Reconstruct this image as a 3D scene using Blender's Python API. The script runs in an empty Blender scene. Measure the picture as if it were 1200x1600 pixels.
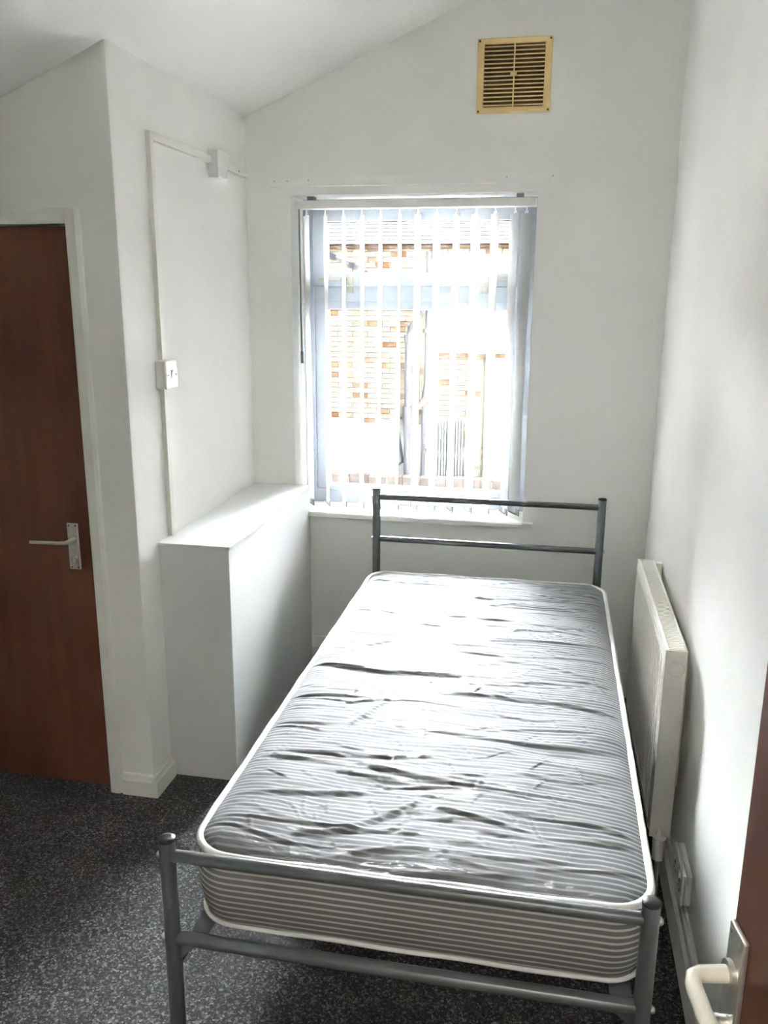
import bpy, math, random
import numpy as np
from mathutils import Vector, Matrix

# ------------------------------------------------------------------ camera, world, exposure
S = bpy.context.scene
COL = S.collection
PI = math.pi

cam_data = bpy.data.cameras.new('camera')
cam = bpy.data.objects.new('camera', cam_data)
COL.objects.link(cam)
cam_data.sensor_fit = 'VERTICAL'
cam_data.sensor_height = 24.0
cam_data.lens = 1339.83 / 1600.0 * 24.0
cam_data.clip_start = 0.02
_p, _y, _r = (math.radians(a) for a in (14.183, 10.975, 0.325))
_fw = Vector((-math.sin(_y) * math.cos(_p), math.cos(_y) * math.cos(_p), -math.sin(_p)))
_rt = Vector((math.cos(_y), math.sin(_y), 0))
_up = _rt.cross(_fw)
_r2 = _rt * math.cos(_r) + _up * math.sin(_r)
_u2 = -_rt * math.sin(_r) + _up * math.cos(_r)
_m = Matrix((_r2, _u2, -_fw)).transposed().to_4x4()
_m.translation = Vector((1.2813, -3.5783, 1.6916))
cam.matrix_world = _m
S.camera = cam

world = bpy.data.worlds.new('overcast_sky')
S.world = world
world.use_nodes = True
_bg = world.node_tree.nodes['Background']
_bg.inputs['Color'].default_value = (0.90, 0.96, 1.0, 1)
_bg.inputs['Strength'].default_value = 42.0

S.view_settings.view_transform = 'Standard'
S.view_settings.look = 'None'
S.view_settings.gamma = 1.0
S.view_settings.use_curve_mapping = False
S.view_settings.exposure = 3.25
S.cycles.max_bounces = 14
S.cycles.diffuse_bounces = 10
S.cycles.glossy_bounces = 5
S.cycles.transmission_bounces = 8
S.cycles.transparent_max_bounces = 16
S.cycles.sample_clamp_indirect = 8.0

# ------------------------------------------------------------------ materials
def new_mat(name):
    m = bpy.data.materials.new(name)
    m.use_nodes = True
    nt = m.node_tree
    return m, nt, nt.nodes['Principled BSDF']

def N(nt, kind, **kw):
    n = nt.nodes.new(kind)
    for k, v in kw.items():
        setattr(n, k, v)
    return n

def coords(nt, scale=(1, 1, 1), rot=(0, 0, 0), out='Object'):
    tc = N(nt, 'ShaderNodeTexCoord')
    mp = N(nt, 'ShaderNodeMapping')
    mp.inputs['Scale'].default_value = scale
    mp.inputs['Rotation'].default_value = rot
    nt.links.new(tc.outputs[out], mp.inputs['Vector'])
    return mp.outputs['Vector']

def noise(nt, vec, scale, detail=4, rough=0.55):
    n = N(nt, 'ShaderNodeTexNoise')
    n.inputs['Scale'].default_value = scale
    n.inputs['Detail'].default_value = detail
    n.inputs['Roughness'].default_value = rough
    nt.links.new(vec, n.inputs['Vector'])
    return n.outputs['Fac']

def ramp(nt, fac, stops):
    r = N(nt, 'ShaderNodeValToRGB')
    el = r.color_ramp.elements
    while len(el) < len(stops):
        el.new(0.5)
    for e, (p, c) in zip(el, stops):
        e.position = p
        e.color = (c[0], c[1], c[2], 1)
    nt.links.new(fac, r.inputs['Fac'])
    return r.outputs['Color']

def bump(nt, bsdf, height, strength, dist, inp='Normal'):
    b = N(nt, 'ShaderNodeBump')
    b.inputs['Strength'].default_value = strength
    b.inputs['Distance'].default_value = dist
    nt.links.new(height, b.inputs['Height'])
    nt.links.new(b.outputs['Normal'], bsdf.inputs[inp])
    return b

def paint(name, c, rough=0.6, var=0.06, nscale=6.0, bscale=90.0, bstr=0.12, bdist=0.002, spec=0.3):
    m, nt, b = new_mat(name)
    v = coords(nt)
    f = noise(nt, v, nscale, 5)
    lo = tuple(x * (1 - var) for x in c)
    hi = tuple(min(1, x * (1 + var)) for x in c)
    nt.links.new(ramp(nt, f, [(0.3, lo), (0.7, hi)]), b.inputs['Base Color'])
    b.inputs['Roughness'].default_value = rough
    b.inputs['Specular IOR Level'].default_value = spec
    if bstr:
        bump(nt, b, noise(nt, v, bscale, 3), bstr, bdist)
    return m

M = {}
M['wall'] = paint('wall_paint', (0.89, 0.884, 0.855), 0.62, 0.025, 3.0, 45, 0.16, 0.003)
M['ceiling'] = paint('ceiling_paint', (0.89, 0.89, 0.865), 0.7, 0.02, 2.0, 30, 0.12, 0.003)
M['gloss_white'] = paint('white_gloss_paint', (0.85, 0.84, 0.79), 0.32, 0.03, 8, 25, 0.06, 0.002, 0.5)
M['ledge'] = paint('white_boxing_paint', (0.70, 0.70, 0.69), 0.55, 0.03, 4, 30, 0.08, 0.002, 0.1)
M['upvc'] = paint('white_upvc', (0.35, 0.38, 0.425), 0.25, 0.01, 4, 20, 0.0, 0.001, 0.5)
M['white_plastic'] = paint('white_plastic', (0.80, 0.79, 0.77), 0.3, 0.02, 6, 30, 0.0, 0.001, 0.5)
M['trunking'] = paint('cream_plastic', (0.80, 0.78, 0.71), 0.4, 0.03, 8, 30, 0.05, 0.001, 0.4)
M['rad'] = paint('radiator_enamel', (0.82, 0.80, 0.74), 0.3, 0.03, 5, 30, 0.03, 0.001, 0.5)
M['grille_dark'] = paint('radiator_inside', (0.45, 0.43, 0.38), 0.6, 0.05)
M['vent'] = paint('yellowed_plastic', (0.70, 0.50, 0.24), 0.45, 0.12, 9, 40, 0.05, 0.001, 0.4)
M['vent_dark'] = paint('vent_inside', (0.10, 0.065, 0.03), 0.9, 0.3, 12)
M['steel'] = paint('bed_grey_enamel', (0.095, 0.103, 0.108), 0.3, 0.06, 20, 60, 0.02, 0.001, 0.6)
M['black'] = paint('black_plastic', (0.02, 0.02, 0.02), 0.4, 0.1)
M['bolt'] = paint('zinc_bolt', (0.55, 0.55, 0.55), 0.3, 0.05)
M['alu'] = paint('worn_aluminium', (0.62, 0.60, 0.56), 0.35, 0.08, 30, 60, 0.02, 0.001, 0.5)
for k in ('bolt', 'alu'):
    M[k].node_tree.nodes['Principled BSDF'].inputs['Metallic'].default_value = 0.85
M['steel'].node_tree.nodes['Principled BSDF'].inputs['Metallic'].default_value = 0.25
M['lever'] = paint('cream_worn_lever', (0.72, 0.69, 0.60), 0.3, 0.08, 25, 60, 0.02, 0.001, 0.5)
M['rust'] = paint('dark_screw', (0.10, 0.06, 0.035), 0.6, 0.2)
M['handle_cream'] = paint('cream_window_furniture', (0.34, 0.32, 0.265), 0.35, 0.04)
M['grey_plastic'] = paint('grey_weight_plastic', (0.20, 0.205, 0.22), 0.4, 0.05)
M['concrete'] = paint('yard_concrete', (0.34, 0.335, 0.32), 0.9, 0.2, 2.0, 30, 0.3, 0.01)
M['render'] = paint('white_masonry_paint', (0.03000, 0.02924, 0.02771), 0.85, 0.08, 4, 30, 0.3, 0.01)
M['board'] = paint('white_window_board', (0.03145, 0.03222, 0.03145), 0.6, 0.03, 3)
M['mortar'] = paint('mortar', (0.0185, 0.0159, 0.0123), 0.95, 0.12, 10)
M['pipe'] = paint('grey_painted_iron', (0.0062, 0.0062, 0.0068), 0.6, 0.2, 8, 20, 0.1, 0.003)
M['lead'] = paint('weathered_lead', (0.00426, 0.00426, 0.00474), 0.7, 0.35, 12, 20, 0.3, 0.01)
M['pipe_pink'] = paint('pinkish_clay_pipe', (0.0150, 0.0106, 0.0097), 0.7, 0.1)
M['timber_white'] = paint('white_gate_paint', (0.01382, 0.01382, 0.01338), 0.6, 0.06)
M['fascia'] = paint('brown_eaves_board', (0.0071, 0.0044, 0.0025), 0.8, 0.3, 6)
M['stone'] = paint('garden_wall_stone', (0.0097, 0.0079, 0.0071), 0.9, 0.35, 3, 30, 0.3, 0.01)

def wood_mat():
    m, nt, b = new_mat('brown_veneer')
    v = coords(nt, (14, 14, 0.8))
    f = noise(nt, v, 2.2, 7, 0.6)
    v2 = coords(nt, (1, 1, 0.6))
    g = noise(nt, v2, 2.0, 3)
    mx = N(nt, 'ShaderNodeMath', operation='ADD')
    nt.links.new(f, mx.inputs[0]); nt.links.new(g, mx.inputs[1])
    ml = N(nt, 'ShaderNodeMath', operation='MULTIPLY'); ml.inputs[1].default_value = 0.5
    nt.links.new(mx.outputs[0], ml.inputs[0])
    nt.links.new(ramp(nt, ml.outputs[0], [(0.3, (0.070, 0.022, 0.012)), (0.55, (0.115, 0.038, 0.021)), (0.75, (0.145, 0.050, 0.028))]), b.inputs['Base Color'])
    b.inputs['Roughness'].default_value = 0.5
    b.inputs['Specular IOR Level'].default_value = 0.35
    bump(nt, b, f, 0.08, 0.001)
    return m
M['wood'] = wood_mat()

def carpet_mat():
    m, nt, b = new_mat('grey_carpet')
    v = coords(nt)
    vo = N(nt, 'ShaderNodeTexVoronoi'); vo.inputs['Scale'].default_value = 210.0
    nt.links.new(v, vo.inputs['Vector'])
    sp = N(nt, 'ShaderNodeSeparateColor'); nt.links.new(vo.outputs['Color'], sp.inputs[0])
    f = sp.outputs[0]
    g = noise(nt, v, 5.0, 7, 0.65)
    h = noise(nt, v, 60, 4, 0.7)
    c1 = ramp(nt, f, [(0.0, (0.014, 0.0135, 0.0135)), (0.55, (0.036, 0.035, 0.035)), (0.80, (0.085, 0.083, 0.083)), (1.0, (0.20, 0.196, 0.196))])
    c2 = ramp(nt, g, [(0.32, (0.58, 0.56, 0.55)), (0.68, (1.2, 1.18, 1.17))])
    c3 = ramp(nt, h, [(0.3, (0.6, 0.6, 0.6)), (0.7, (1.4, 1.4, 1.4))])
    last = c1
    for c in (c2, c3):
        mx = N(nt, 'ShaderNodeMix', data_type='RGBA', blend_type='MULTIPLY')
        mx.inputs['Factor'].default_value = 1.0
        nt.links.new(last, mx.inputs['A']); nt.links.new(c, mx.inputs['B'])
        last = mx.outputs['Result']
    nt.links.new(last, b.inputs['Base Color'])
    b.inputs['Roughness'].default_value = 0.85
    b.inputs['Specular IOR Level'].default_value = 0.2
    b.inputs['Sheen Weight'].default_value = 0.12
    b.inputs['Sheen Roughness'].default_value = 0.5
    ad = N(nt, 'ShaderNodeMath', operation='ADD')
    nt.links.new(f, ad.inputs[0]); nt.links.new(h, ad.inputs[1])
    bump(nt, b, ad.outputs[0], 0.8, 0.005)
    return m
M['carpet'] = carpet_mat()

def glass_mat():
    m, nt, b = new_mat('window_glass')
    nt.nodes.remove(b)
    tr = N(nt, 'ShaderNodeBsdfTransparent')
    gl = N(nt, 'ShaderNodeBsdfGlossy'); gl.inputs['Roughness'].default_value = 0.02
    fr = N(nt, 'ShaderNodeFresnel'); fr.inputs['IOR'].default_value = 1.45
    mx = N(nt, 'ShaderNodeMixShader')
    nt.links.new(fr.outputs[0], mx.inputs[0])
    nt.links.new(tr.outputs[0], mx.inputs[1]); nt.links.new(gl.outputs[0], mx.inputs[2])
    nt.links.new(mx.outputs[0], nt.nodes['Material Output'].inputs['Surface'])
    return m
M['glass'] = glass_mat()

def fabric_slat_mat():
    m, nt, b = new_mat('white_blind_fabric')
    nt.nodes.remove(b)
    v = coords(nt, (1, 1, 0.15))
    f = noise(nt, v, 300, 2)
    c = ramp(nt, f, [(0.3, (0.49, 0.49, 0.485)), (0.7, (0.55, 0.55, 0.545))])
    d = N(nt, 'ShaderNodeBsdfDiffuse'); t = N(nt, 'ShaderNodeBsdfTranslucent')
    nt.links.new(c, d.inputs['Color']); nt.links.new(c, t.inputs['Color'])
    mx = N(nt, 'ShaderNodeMixShader'); mx.inputs[0].default_value = 0.14
    nt.links.new(d.outputs[0], mx.inputs[1]); nt.links.new(t.outputs[0], mx.inputs[2])
    nt.links.new(mx.outputs[0], nt.nodes['Material Output'].inputs['Surface'])
    return m
M['slat'] = fabric_slat_mat()

def stripe_mat(name, axis, period, wrinkle):
    DK, LT = ((0.125, 0.125, 0.132), (0.30, 0.30, 0.30)) if wrinkle else ((0.15, 0.143, 0.138), (0.44, 0.43, 0.41))
    m, nt, b = new_mat(name)
    tc = N(nt, 'ShaderNodeTexCoord')
    sep = N(nt, 'ShaderNodeSeparateXYZ')
    nt.links.new(tc.outputs['Object'], sep.inputs[0])
    v = coords(nt)
    mu = N(nt, 'ShaderNodeMath', operation='MULTIPLY'); mu.inputs[1].default_value = 1.0 / period
    wob = N(nt, 'ShaderNodeMath', operation='MULTIPLY_ADD')
    wob.inputs[1].default_value = 0.016 if wrinkle else 0.004
    nt.links.new(noise(nt, coords(nt, (7, 11, 7)), 1.0, 3), wob.inputs[0]); nt.links.new(sep.outputs[axis], wob.inputs[2])
    nt.links.new(wob.outputs[0], mu.inputs[0])
    fr = N(nt, 'ShaderNodeMath', operation='FRACT'); nt.links.new(mu.outputs[0], fr.inputs[0])
    base = ramp(nt, fr.outputs[0], [(0.0, DK), (0.56, DK), (0.68, LT),
                                    (0.90, LT), (1.0, DK)])
    nt.links.new(base, b.inputs['Base Color'])
    b.inputs['Roughness'].default_value = 0.8
    b.inputs['Specular IOR Level'].default_value = 0.03
    if wrinkle:
        b.inputs['Coat Weight'].default_value = 0.14
        b.inputs['Coat Roughness'].default_value = 0.045
        b.inputs['Coat IOR'].default_value = 1.55
        w1 = noise(nt, coords(nt, (6, 26, 6), (0, 0, 0.06)), 1.6, 5, 0.6)
        w2 = noise(nt, coords(nt, (22, 46, 10), (0, 0, -0.35)), 1.3, 4, 0.6)
        ad = N(nt, 'ShaderNodeMath', operation='ADD')
        nt.links.new(w1, ad.inputs[0]); nt.links.new(w2, ad.inputs[1])
        bump(nt, b, ad.outputs[0], 0.85, 0.016, 'Coat Normal')
    return m
M['tick_top'] = stripe_mat('striped_ticking_under_plastic', 'Y', 0.0145, True)
M['tick_side'] = stripe_mat('striped_ticking', 'Z', 0.0145, False)
M['tape'] = paint('white_edge_tape', (0.80, 0.79, 0.77), 0.55, 0.04, 30, 160, 0.3, 0.002)

def varied(name, cols, rough, seed_node='obj', bstr=0.3):
    m, nt, b = new_mat(name)
    if seed_node == 'obj':
        r = N(nt, 'ShaderNodeObjectInfo').outputs['Random']
    else:
        r = N(nt, 'ShaderNodeNewGeometry').outputs['Random Per Island']
    n = len(cols)
    c = ramp(nt, r, [(i / (n - 1), q) for i, q in enumerate(cols)])
    v = coords(nt)
    f = noise(nt, v, 14, 5)
    g = ramp(nt, f, [(0.3, (0.7, 0.7, 0.7)), (0.75, (1.25, 1.25, 1.25))])
    mx = N(nt, 'ShaderNodeMix', data_type='RGBA', blend_type='MULTIPLY'); mx.inputs['Factor'].default_value = 1.0
    nt.links.new(c, mx.inputs['A']); nt.links.new(g, mx.inputs['B'])
    nt.links.new(mx.outputs['Result'], b.inputs['Base Color'])
    b.inputs['Roughness'].default_value = rough
    if bstr:
        bump(nt, b, noise(nt, v, 50, 3), bstr, 0.004)
    return m
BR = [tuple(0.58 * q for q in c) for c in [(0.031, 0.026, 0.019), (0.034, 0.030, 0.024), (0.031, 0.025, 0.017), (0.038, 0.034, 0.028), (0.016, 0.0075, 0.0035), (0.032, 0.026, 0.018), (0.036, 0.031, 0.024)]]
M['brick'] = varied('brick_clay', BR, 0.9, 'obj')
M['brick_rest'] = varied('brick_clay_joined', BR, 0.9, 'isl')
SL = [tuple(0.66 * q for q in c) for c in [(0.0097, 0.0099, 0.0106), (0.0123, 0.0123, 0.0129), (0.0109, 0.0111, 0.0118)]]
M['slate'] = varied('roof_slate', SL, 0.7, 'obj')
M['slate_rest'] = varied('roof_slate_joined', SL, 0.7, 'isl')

for k in ('brick', 'brick_rest', 'slate', 'slate_rest', 'render', 'board', 'mortar', 'pipe', 'lead', 'pipe_pink', 'timber_white', 'fascia', 'stone', 'concrete'):
    M[k].node_tree.nodes['Principled BSDF'].inputs['Specular IOR Level'].default_value = 0.0   # dry, matt outdoor surfaces

# ------------------------------------------------------------------ geometry helpers
ORG = {}

class MB:
    def __init__(self):
        self.v, self.f = [], []

    def box(self, x0, y0, z0, x1, y1, z1):
        return self.obox(Vector(((x0 + x1) / 2, (y0 + y1) / 2, (z0 + z1) / 2)),
                         Vector(((x1 - x0) / 2, 0, 0)), Vector((0, (y1 - y0) / 2, 0)), Vector((0, 0, (z1 - z0) / 2)))

    def obox(self, c, a, b, d):
        k = len(self.v)
        c, a, b, d = Vector(c), Vector(a), Vector(b), Vector(d)
        for s in ((-1, -1, -1), (1, -1, -1), (1, 1, -1), (-1, 1, -1), (-1, -1, 1), (1, -1, 1), (1, 1, 1), (-1, 1, 1)):
            self.v.append(c + a * s[0] + b * s[1] + d * s[2])
        for q in ((0, 3, 2, 1), (4, 5, 6, 7), (0, 1, 5, 4), (1, 2, 6, 5), (2, 3, 7, 6), (3, 0, 4, 7)):
            self.f.append([k + i for i in q])
        return self

    def prism(self, poly, axis, a0, a1):
        """poly: 2-D outline in the other two axes (x,y,z order), extruded along axis 'x'/'y'/'z'."""
        k, n = len(self.v), len(poly)
        i = 'xyz'.index(axis)
        for a in (a0, a1):
            for p in poly:
                q = list(p); q.insert(i, a)
                self.v.append(Vector(q))
        self.f.append([k + j for j in range(n)][::-1])
        self.f.append([k + n + j for j in range(n)])
        for j in range(n):
            self.f.append([k + j, k + (j + 1) % n, k + n + (j + 1) % n, k + n + j])
        return self

    def tube(self, pts, r, n=14, closed=False, sx=1.0, caps=True):
        pts = [Vector(p) for p in pts]
        k = len(self.v)
        m = len(pts)
        prev = None
        for i, p in enumerate(pts):
            if closed:
                t = (pts[(i + 1) % m] - pts[i - 1]).normalized()
            else:
                t = (pts[min(i + 1, m - 1)] - pts[max(i - 1, 0)]).normalized()
            ref = Vector((0, 0, 1)) if abs(t.z) < 0.95 else Vector((0, 1, 0))
            a = ref.cross(t).normalized()
            if prev is not None and a.dot(prev) < 0:
                a = -a
            prev = a
            b = t.cross(a)
            rr = r[i] if isinstance(r, (list, tuple)) else r
            for j in range(n):
                w = 2 * PI * j / n
                self.v.append(p + a * (math.cos(w) * rr * sx) + b * (math.sin(w) * rr))
        for i in range(m if closed else m - 1):
            i2 = (i + 1) % m
            for j in range(n):
                self.f.append([k + i * n + j, k + i * n + (j + 1) % n, k + i2 * n + (j + 1) % n, k + i2 * n + j])
        if not closed and caps:
            self.f.append([k + j for j in range(n)][::-1])
            self.f.append([k + (m - 1) * n + j for j in range(n)])
        return self

    def dome(self, c, axis, r, h, n=12, rings=3):
        c, axis = Vector(c), Vector(axis).normalized()
        ref = Vector((0, 0, 1)) if abs(axis.z) < 0.9 else Vector((1, 0, 0))
        a = ref.cross(axis).normalized(); b = axis.cross(a)
        k = len(self.v)
        for i in range(rings):
            th = PI / 2 * i / rings
            for j in range(n):
                w = 2 * PI * j / n
                self.v.append(c + (a * math.cos(w) + b * math.sin(w)) * (r * math.cos(th)) + axis * (h * math.sin(th)))
        self.v.append(c + axis * h)
        for i in range(rings - 1):
            for j in range(n):
                self.f.append([k + i * n + j, k + i * n + (j + 1) % n, k + (i + 1) * n + (j + 1) % n, k + (i + 1) * n + j])
        t = k + rings * n
        for j in range(n):
            self.f.append([k + (rings - 1) * n + j, k + (rings - 1) * n + (j + 1) % n, t])
        self.f.append([k + j for j in range(n)][::-1])
        return self

    def build(self, name, mat, parent=None, bevel=0.0, smooth=False, seg=2, xf=None):
        me = bpy.data.meshes.new(name)
        off = ORG.get(parent.name, Vector()) if parent else Vector()
        vs = [xf @ v for v in self.v] if xf else self.v
        me.from_pydata([tuple(v - off) for v in vs], [], self.f)
        me.update()
        o = bpy.data.objects.new(name, me)
        COL.objects.link(o)
        me.materials.append(M[mat] if isinstance(mat, str) else mat)
        if parent:
            o.parent = parent
            ORG[o.name] = off
        if smooth:
            for p in me.polygons:
                p.use_smooth = True
            md = o.modifiers.new('edges', 'EDGE_SPLIT'); md.split_angle = math.radians(45)
        if bevel:
            md = o.modifiers.new('bevel', 'BEVEL')
            md.width = bevel; md.segments = seg; md.limit_method = 'ANGLE'; md.angle_limit = math.radians(40)
        return o

def ring(mb, x0, z0, x1, z1, wl_, wb_, wr_, wt_, y0, y1):
    """one rectangular frame, mitred, lying in the x-z plane"""
    k = len(mb.v)
    for y in (y0, y1):
        for x, z in ((x0, z0), (x1, z0), (x1, z1), (x0, z1), (x0 + wl_, z0 + wb_), (x1 - wr_, z0 + wb_), (x1 - wr_, z1 - wt_), (x0 + wl_, z1 - wt_)):
            mb.v.append(Vector((x, y, z)))
    for j in range(4):
        q = (j + 1) % 4
        mb.f += [[k + j, k + q, k + 4 + q, k + 4 + j], [k + 8 + q, k + 8 + j, k + 12 + j, k + 12 + q],
                 [k + q, k + j, k + 8 + j, k + 8 + q], [k + 4 + j, k + 4 + q, k + 12 + q, k + 12 + j]]

def tag(o, label=None, cat=None, group=None, kind=None):
    if label: o['label'] = label
    if cat: o['category'] = cat
    if group: o['group'] = group
    if kind: o['kind'] = kind
    return o

def thing(name, loc, label, cat, group=None, kind=None):
    o = bpy.data.objects.new(name, None)
    o.empty_display_size = 0.05
    COL.objects.link(o)
    o.location = loc
    ORG[o.name] = Vector(loc)
    return tag(o, label, cat, group, kind)

def struct(o, label, cat):
    return tag(o, label, cat, kind='structure')

def copy_part(src, parent, loc):
    """another piece sharing src's mesh; loc in world space"""
    c = src.copy()
    COL.objects.link(c)
    c.parent = parent
    c.location = Vector(loc) - ORG.get(parent.name, Vector())
    return c

def proto_part(mb, name, mat, parent, loc, bevel=0.0):
    """first of a run of alike pieces: mesh around its own origin, placed at loc (world)"""
    o = mb.build(name, mat, None, bevel)
    o.parent = parent
    o.location = Vector(loc) - ORG.get(parent.name, Vector())
    return o

# ------------------------------------------------------------------ room shell
FILL_LAMP = 8.5
W = 1.70          # right wall
D = -1.125        # wall with the closed door
YF = -3.45        # wall with the open doorway the photo was taken from
XL = -1.08        # far left wall, out of the picture
WX0, WX1, WZ0, WZ1 = 0.188, 1.188, 0.748, 2.086
def ceil_z(x): return 2.385 + 0.42 * x

fl = MB()
fl.box(XL - 0.1, -5.2, -0.12, W + 0.8, 0.05, 0.0)
struct(fl.build('floor', 'carpet'), 'grey flecked carpet covering the bedroom floor', 'floor')

wb = MB()
wb.box(-0.12, 0, -1.3, WX0, 0.27, 3.4); wb.box(WX1, 0, -1.3, W + 0.25, 0.27, 3.4)
wb.box(WX0, 0, -1.3, WX1, 0.27, WZ0); wb.box(WX0, 0, WZ1, WX1, 0.27, 3.4)
struct(wb.build('wall_back', 'wall'), 'off-white end wall around the window', 'wall')

wl = MB(); wl.prism([(-0.10, D), (-0.012, D), (-0.003, D + 0.003), (0, D + 0.012), (0, 0.02), (-0.10, 0.02)], 'z', 0, 2.75)
struct(wl.build('wall_left', 'wall', smooth=True), 'white alcove wall carrying the light switch', 'wall')

DX1, DX0, DZ = -0.160, -0.925, 1.893
wd = MB()
wd.box(DX1, D, 0, -0.10, D + 0.1, 2.6); wd.box(XL, D, 0, DX0, D + 0.1, 2.6); wd.box(DX0, D, DZ, DX1, D + 0.1, 2.6)
struct(wd.build('wall_recess', 'wall'), 'white wall around the closed brown door', 'wall')

wr = MB(); wr.box(W, -3.6, -0.1, W + 0.15, 0.1, 3.4)
struct(wr.build('wall_right', 'wall'), 'plain white wall behind the radiator', 'wall')

wo = MB(); wo.box(XL - 0.1, -3.6, -0.1, XL, D + 0.1, 3.0)
struct(wo.build('wall_far_left', 'wall'), 'white side wall beyond the closed door', 'wall')

GX0, GX1 = 0.86, 1.695
wf = MB()
wf.box(XL - 0.1, YF - 0.1, 0, GX0, YF, 3.4); wf.box(GX0, YF - 0.1, 2.0, GX1, YF, 3.4); wf.box(GX1, YF - 0.1, 0, W + 0.1, YF, 3.4)
struct(wf.build('wall_front', 'wall'), 'white wall with the doorway the picture is taken from', 'wall')

cl = MB()
x0, x1 = XL - 0.15, W + 0.2
cl.prism([(x0, ceil_z(x0)), (x1, ceil_z(x1)), (x1, ceil_z(x1) + 0.15), (x0, ceil_z(x0) + 0.15)], 'y', YF - 0.15, 0.27)
struct(cl.build('ceiling', 'ceiling'), 'white ceiling sloping up to the right wall', 'ceiling')

# landing behind the camera
ld = MB()
ld.box(0.3, -5.15, 0, 0.4, YF - 0.1, 2.4); ld.box(2.35, -5.15, 0, 2.45, YF - 0.1, 2.4); ld.box(0.3, -5.2, 0, 2.45, -5.1, 2.4)
ld.box(W + 0.1, YF - 0.1, 0, 2.45, YF, 2.4)
struct(ld.build('wall_landing', 'wall'), 'white landing walls outside the doorway', 'wall')
lc = MB(); lc.box(0.3, -5.2, 2.4, 2.45, YF - 0.1, 2.5)
struct(lc.build('ceiling_landing', 'ceiling'), 'flat white ceiling of the landing outside the doorway', 'ceiling')

# unseen lamp added on the landing as fill light for the bedroom
lp = thing('fill_lamp', (1.4, -4.35, 2.4), 'unseen round fill lamp added on the landing to brighten the bedroom', 'lamp')
m = MB(); m.tube([(1.4, -4.35, 2.399), (1.4, -4.35, 2.375)], 0.09, 24); m.build('base', 'white_plastic', lp, smooth=True)
lm, lnt, lb = new_mat('fill_lamp_glow')
lb.inputs['Emission Color'].default_value = (1.0, 0.95, 0.88, 1); lb.inputs['Emission Strength'].default_value = FILL_LAMP
m = MB(); m.dome((1.4, -4.35, 2.375), (0, 0, -1), 0.15, 0.09, 24, 6); m.build('shade', lm, lp, smooth=True)

# baseboards
def skirt_profile(h, t):
    return [(0, 0), (t, 0), (t, h * 0.72), (t * 0.62, h * 0.80), (t * 0.55, h * 0.95), (t * 0.3, h), (0, h)]
b = MB(); b.prism([(-p, z) for p, z in skirt_profile(0.165, 0.02)], 'x', 0.256, W)
struct(b.build('baseboard_back', 'gloss_white'), 'white skirting board under the window', 'baseboard')
b = MB(); b.prism([(W - p, z) for p, z in skirt_profile(0.135, 0.024)], 'y', YF, -0.02)
struct(b.build('baseboard_right', 'gloss_white'), 'white skirting board along the radiator wall', 'baseboard')
b = MB()
b.prism([(D - p, z) for p, z in skirt_profile(0.078, 0.018)], 'x', -0.112, 0.0)
b.prism([(p, z) for p, z in skirt_profile(0.078, 0.018)], 'y', D - 0.018, -0.992)
struct(b.build('baseboard_left', 'gloss_white'), 'short white skirting wrapped round the alcove corner', 'baseboard')

# boxed-in ledge
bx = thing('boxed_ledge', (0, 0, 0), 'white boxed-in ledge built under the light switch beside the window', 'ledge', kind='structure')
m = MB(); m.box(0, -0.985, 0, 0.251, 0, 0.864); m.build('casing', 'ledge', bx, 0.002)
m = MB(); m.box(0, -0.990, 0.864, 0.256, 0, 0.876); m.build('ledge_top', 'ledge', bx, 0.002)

# batten above the window
tm = thing('trim_1', (0, 0, 2.12), 'white painted batten fixed to the wall above the window', 'trim', kind='structure')
m = MB(); m.box(0.104, -0.019, 2.118, 1.25, 0, 2.156); m.build('batten', 'wall', tm, 0.002)
for sx in (0.128, 0.184, 0.272, 1.068, 1.243):
    m = MB(); m.dome((sx, -0.019, 2.139), (0, -1, 0), 0.003, 0.0010, 8, 2); m.build('screw', 'grille_dark', tm, smooth=True)

# ------------------------------------------------------------------ closed brown door (door_1)
d1 = thing('door_1', (DX0, D, 0), 'dark brown flush door, closed, with aluminium lever handle', 'door', kind='structure')
m = MB(); m.box(DX0 + 0.003, D + 0.008, 0.012, DX1 - 0.004, D + 0.05, DZ - 0.006); m.build('leaf', 'wood', d1, 0.002)
m = MB(); m.box(DX0 - 0.0, D + 0.052, 0, DX1 + 0.0, D + 0.1, DZ); m.build('door_stop', 'gloss_white', d1)
PX, PY = -0.231, D + 0.008
hp = MB(); hp.box(PX - 0.02, PY - 0.007, 0.808, PX + 0.02, PY, 0.966)
hpo = hp.build('handle_plate', 'alu', d1, 0.003)
m = MB()
m.tube([(PX + 0.004, PY, 0.911), (PX + 0.004, PY - 0.035, 0.911), (PX - 0.004, PY - 0.05, 0.9105), (PX - 0.02, PY - 0.054, 0.910), (PX - 0.125, PY - 0.054, 0.908)],
       [0.0085, 0.0078, 0.0070, 0.0062, 0.0055], 12)
m.build('lever', 'alu', hpo, smooth=True)
m = MB(); m.tube([(PX + 0.004, PY - 0.006, 0.848), (PX + 0.004, PY - 0.018, 0.848)], 0.009, 14)
m.box(PX + 0.001, PY - 0.030, 0.838, PX + 0.007, PY - 0.017, 0.858)
m.build('thumb_turn', 'alu', hpo, smooth=True)
for sx in (-0.012, 0.012):
    for sz in (0.958, 0.816):
        m = MB(); m.dome((PX + sx, PY - 0.007, sz), (0, -1, 0), 0.0032, 0.001, 8, 2); m.build('screw', 'rust', hpo, smooth=True)

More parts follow.
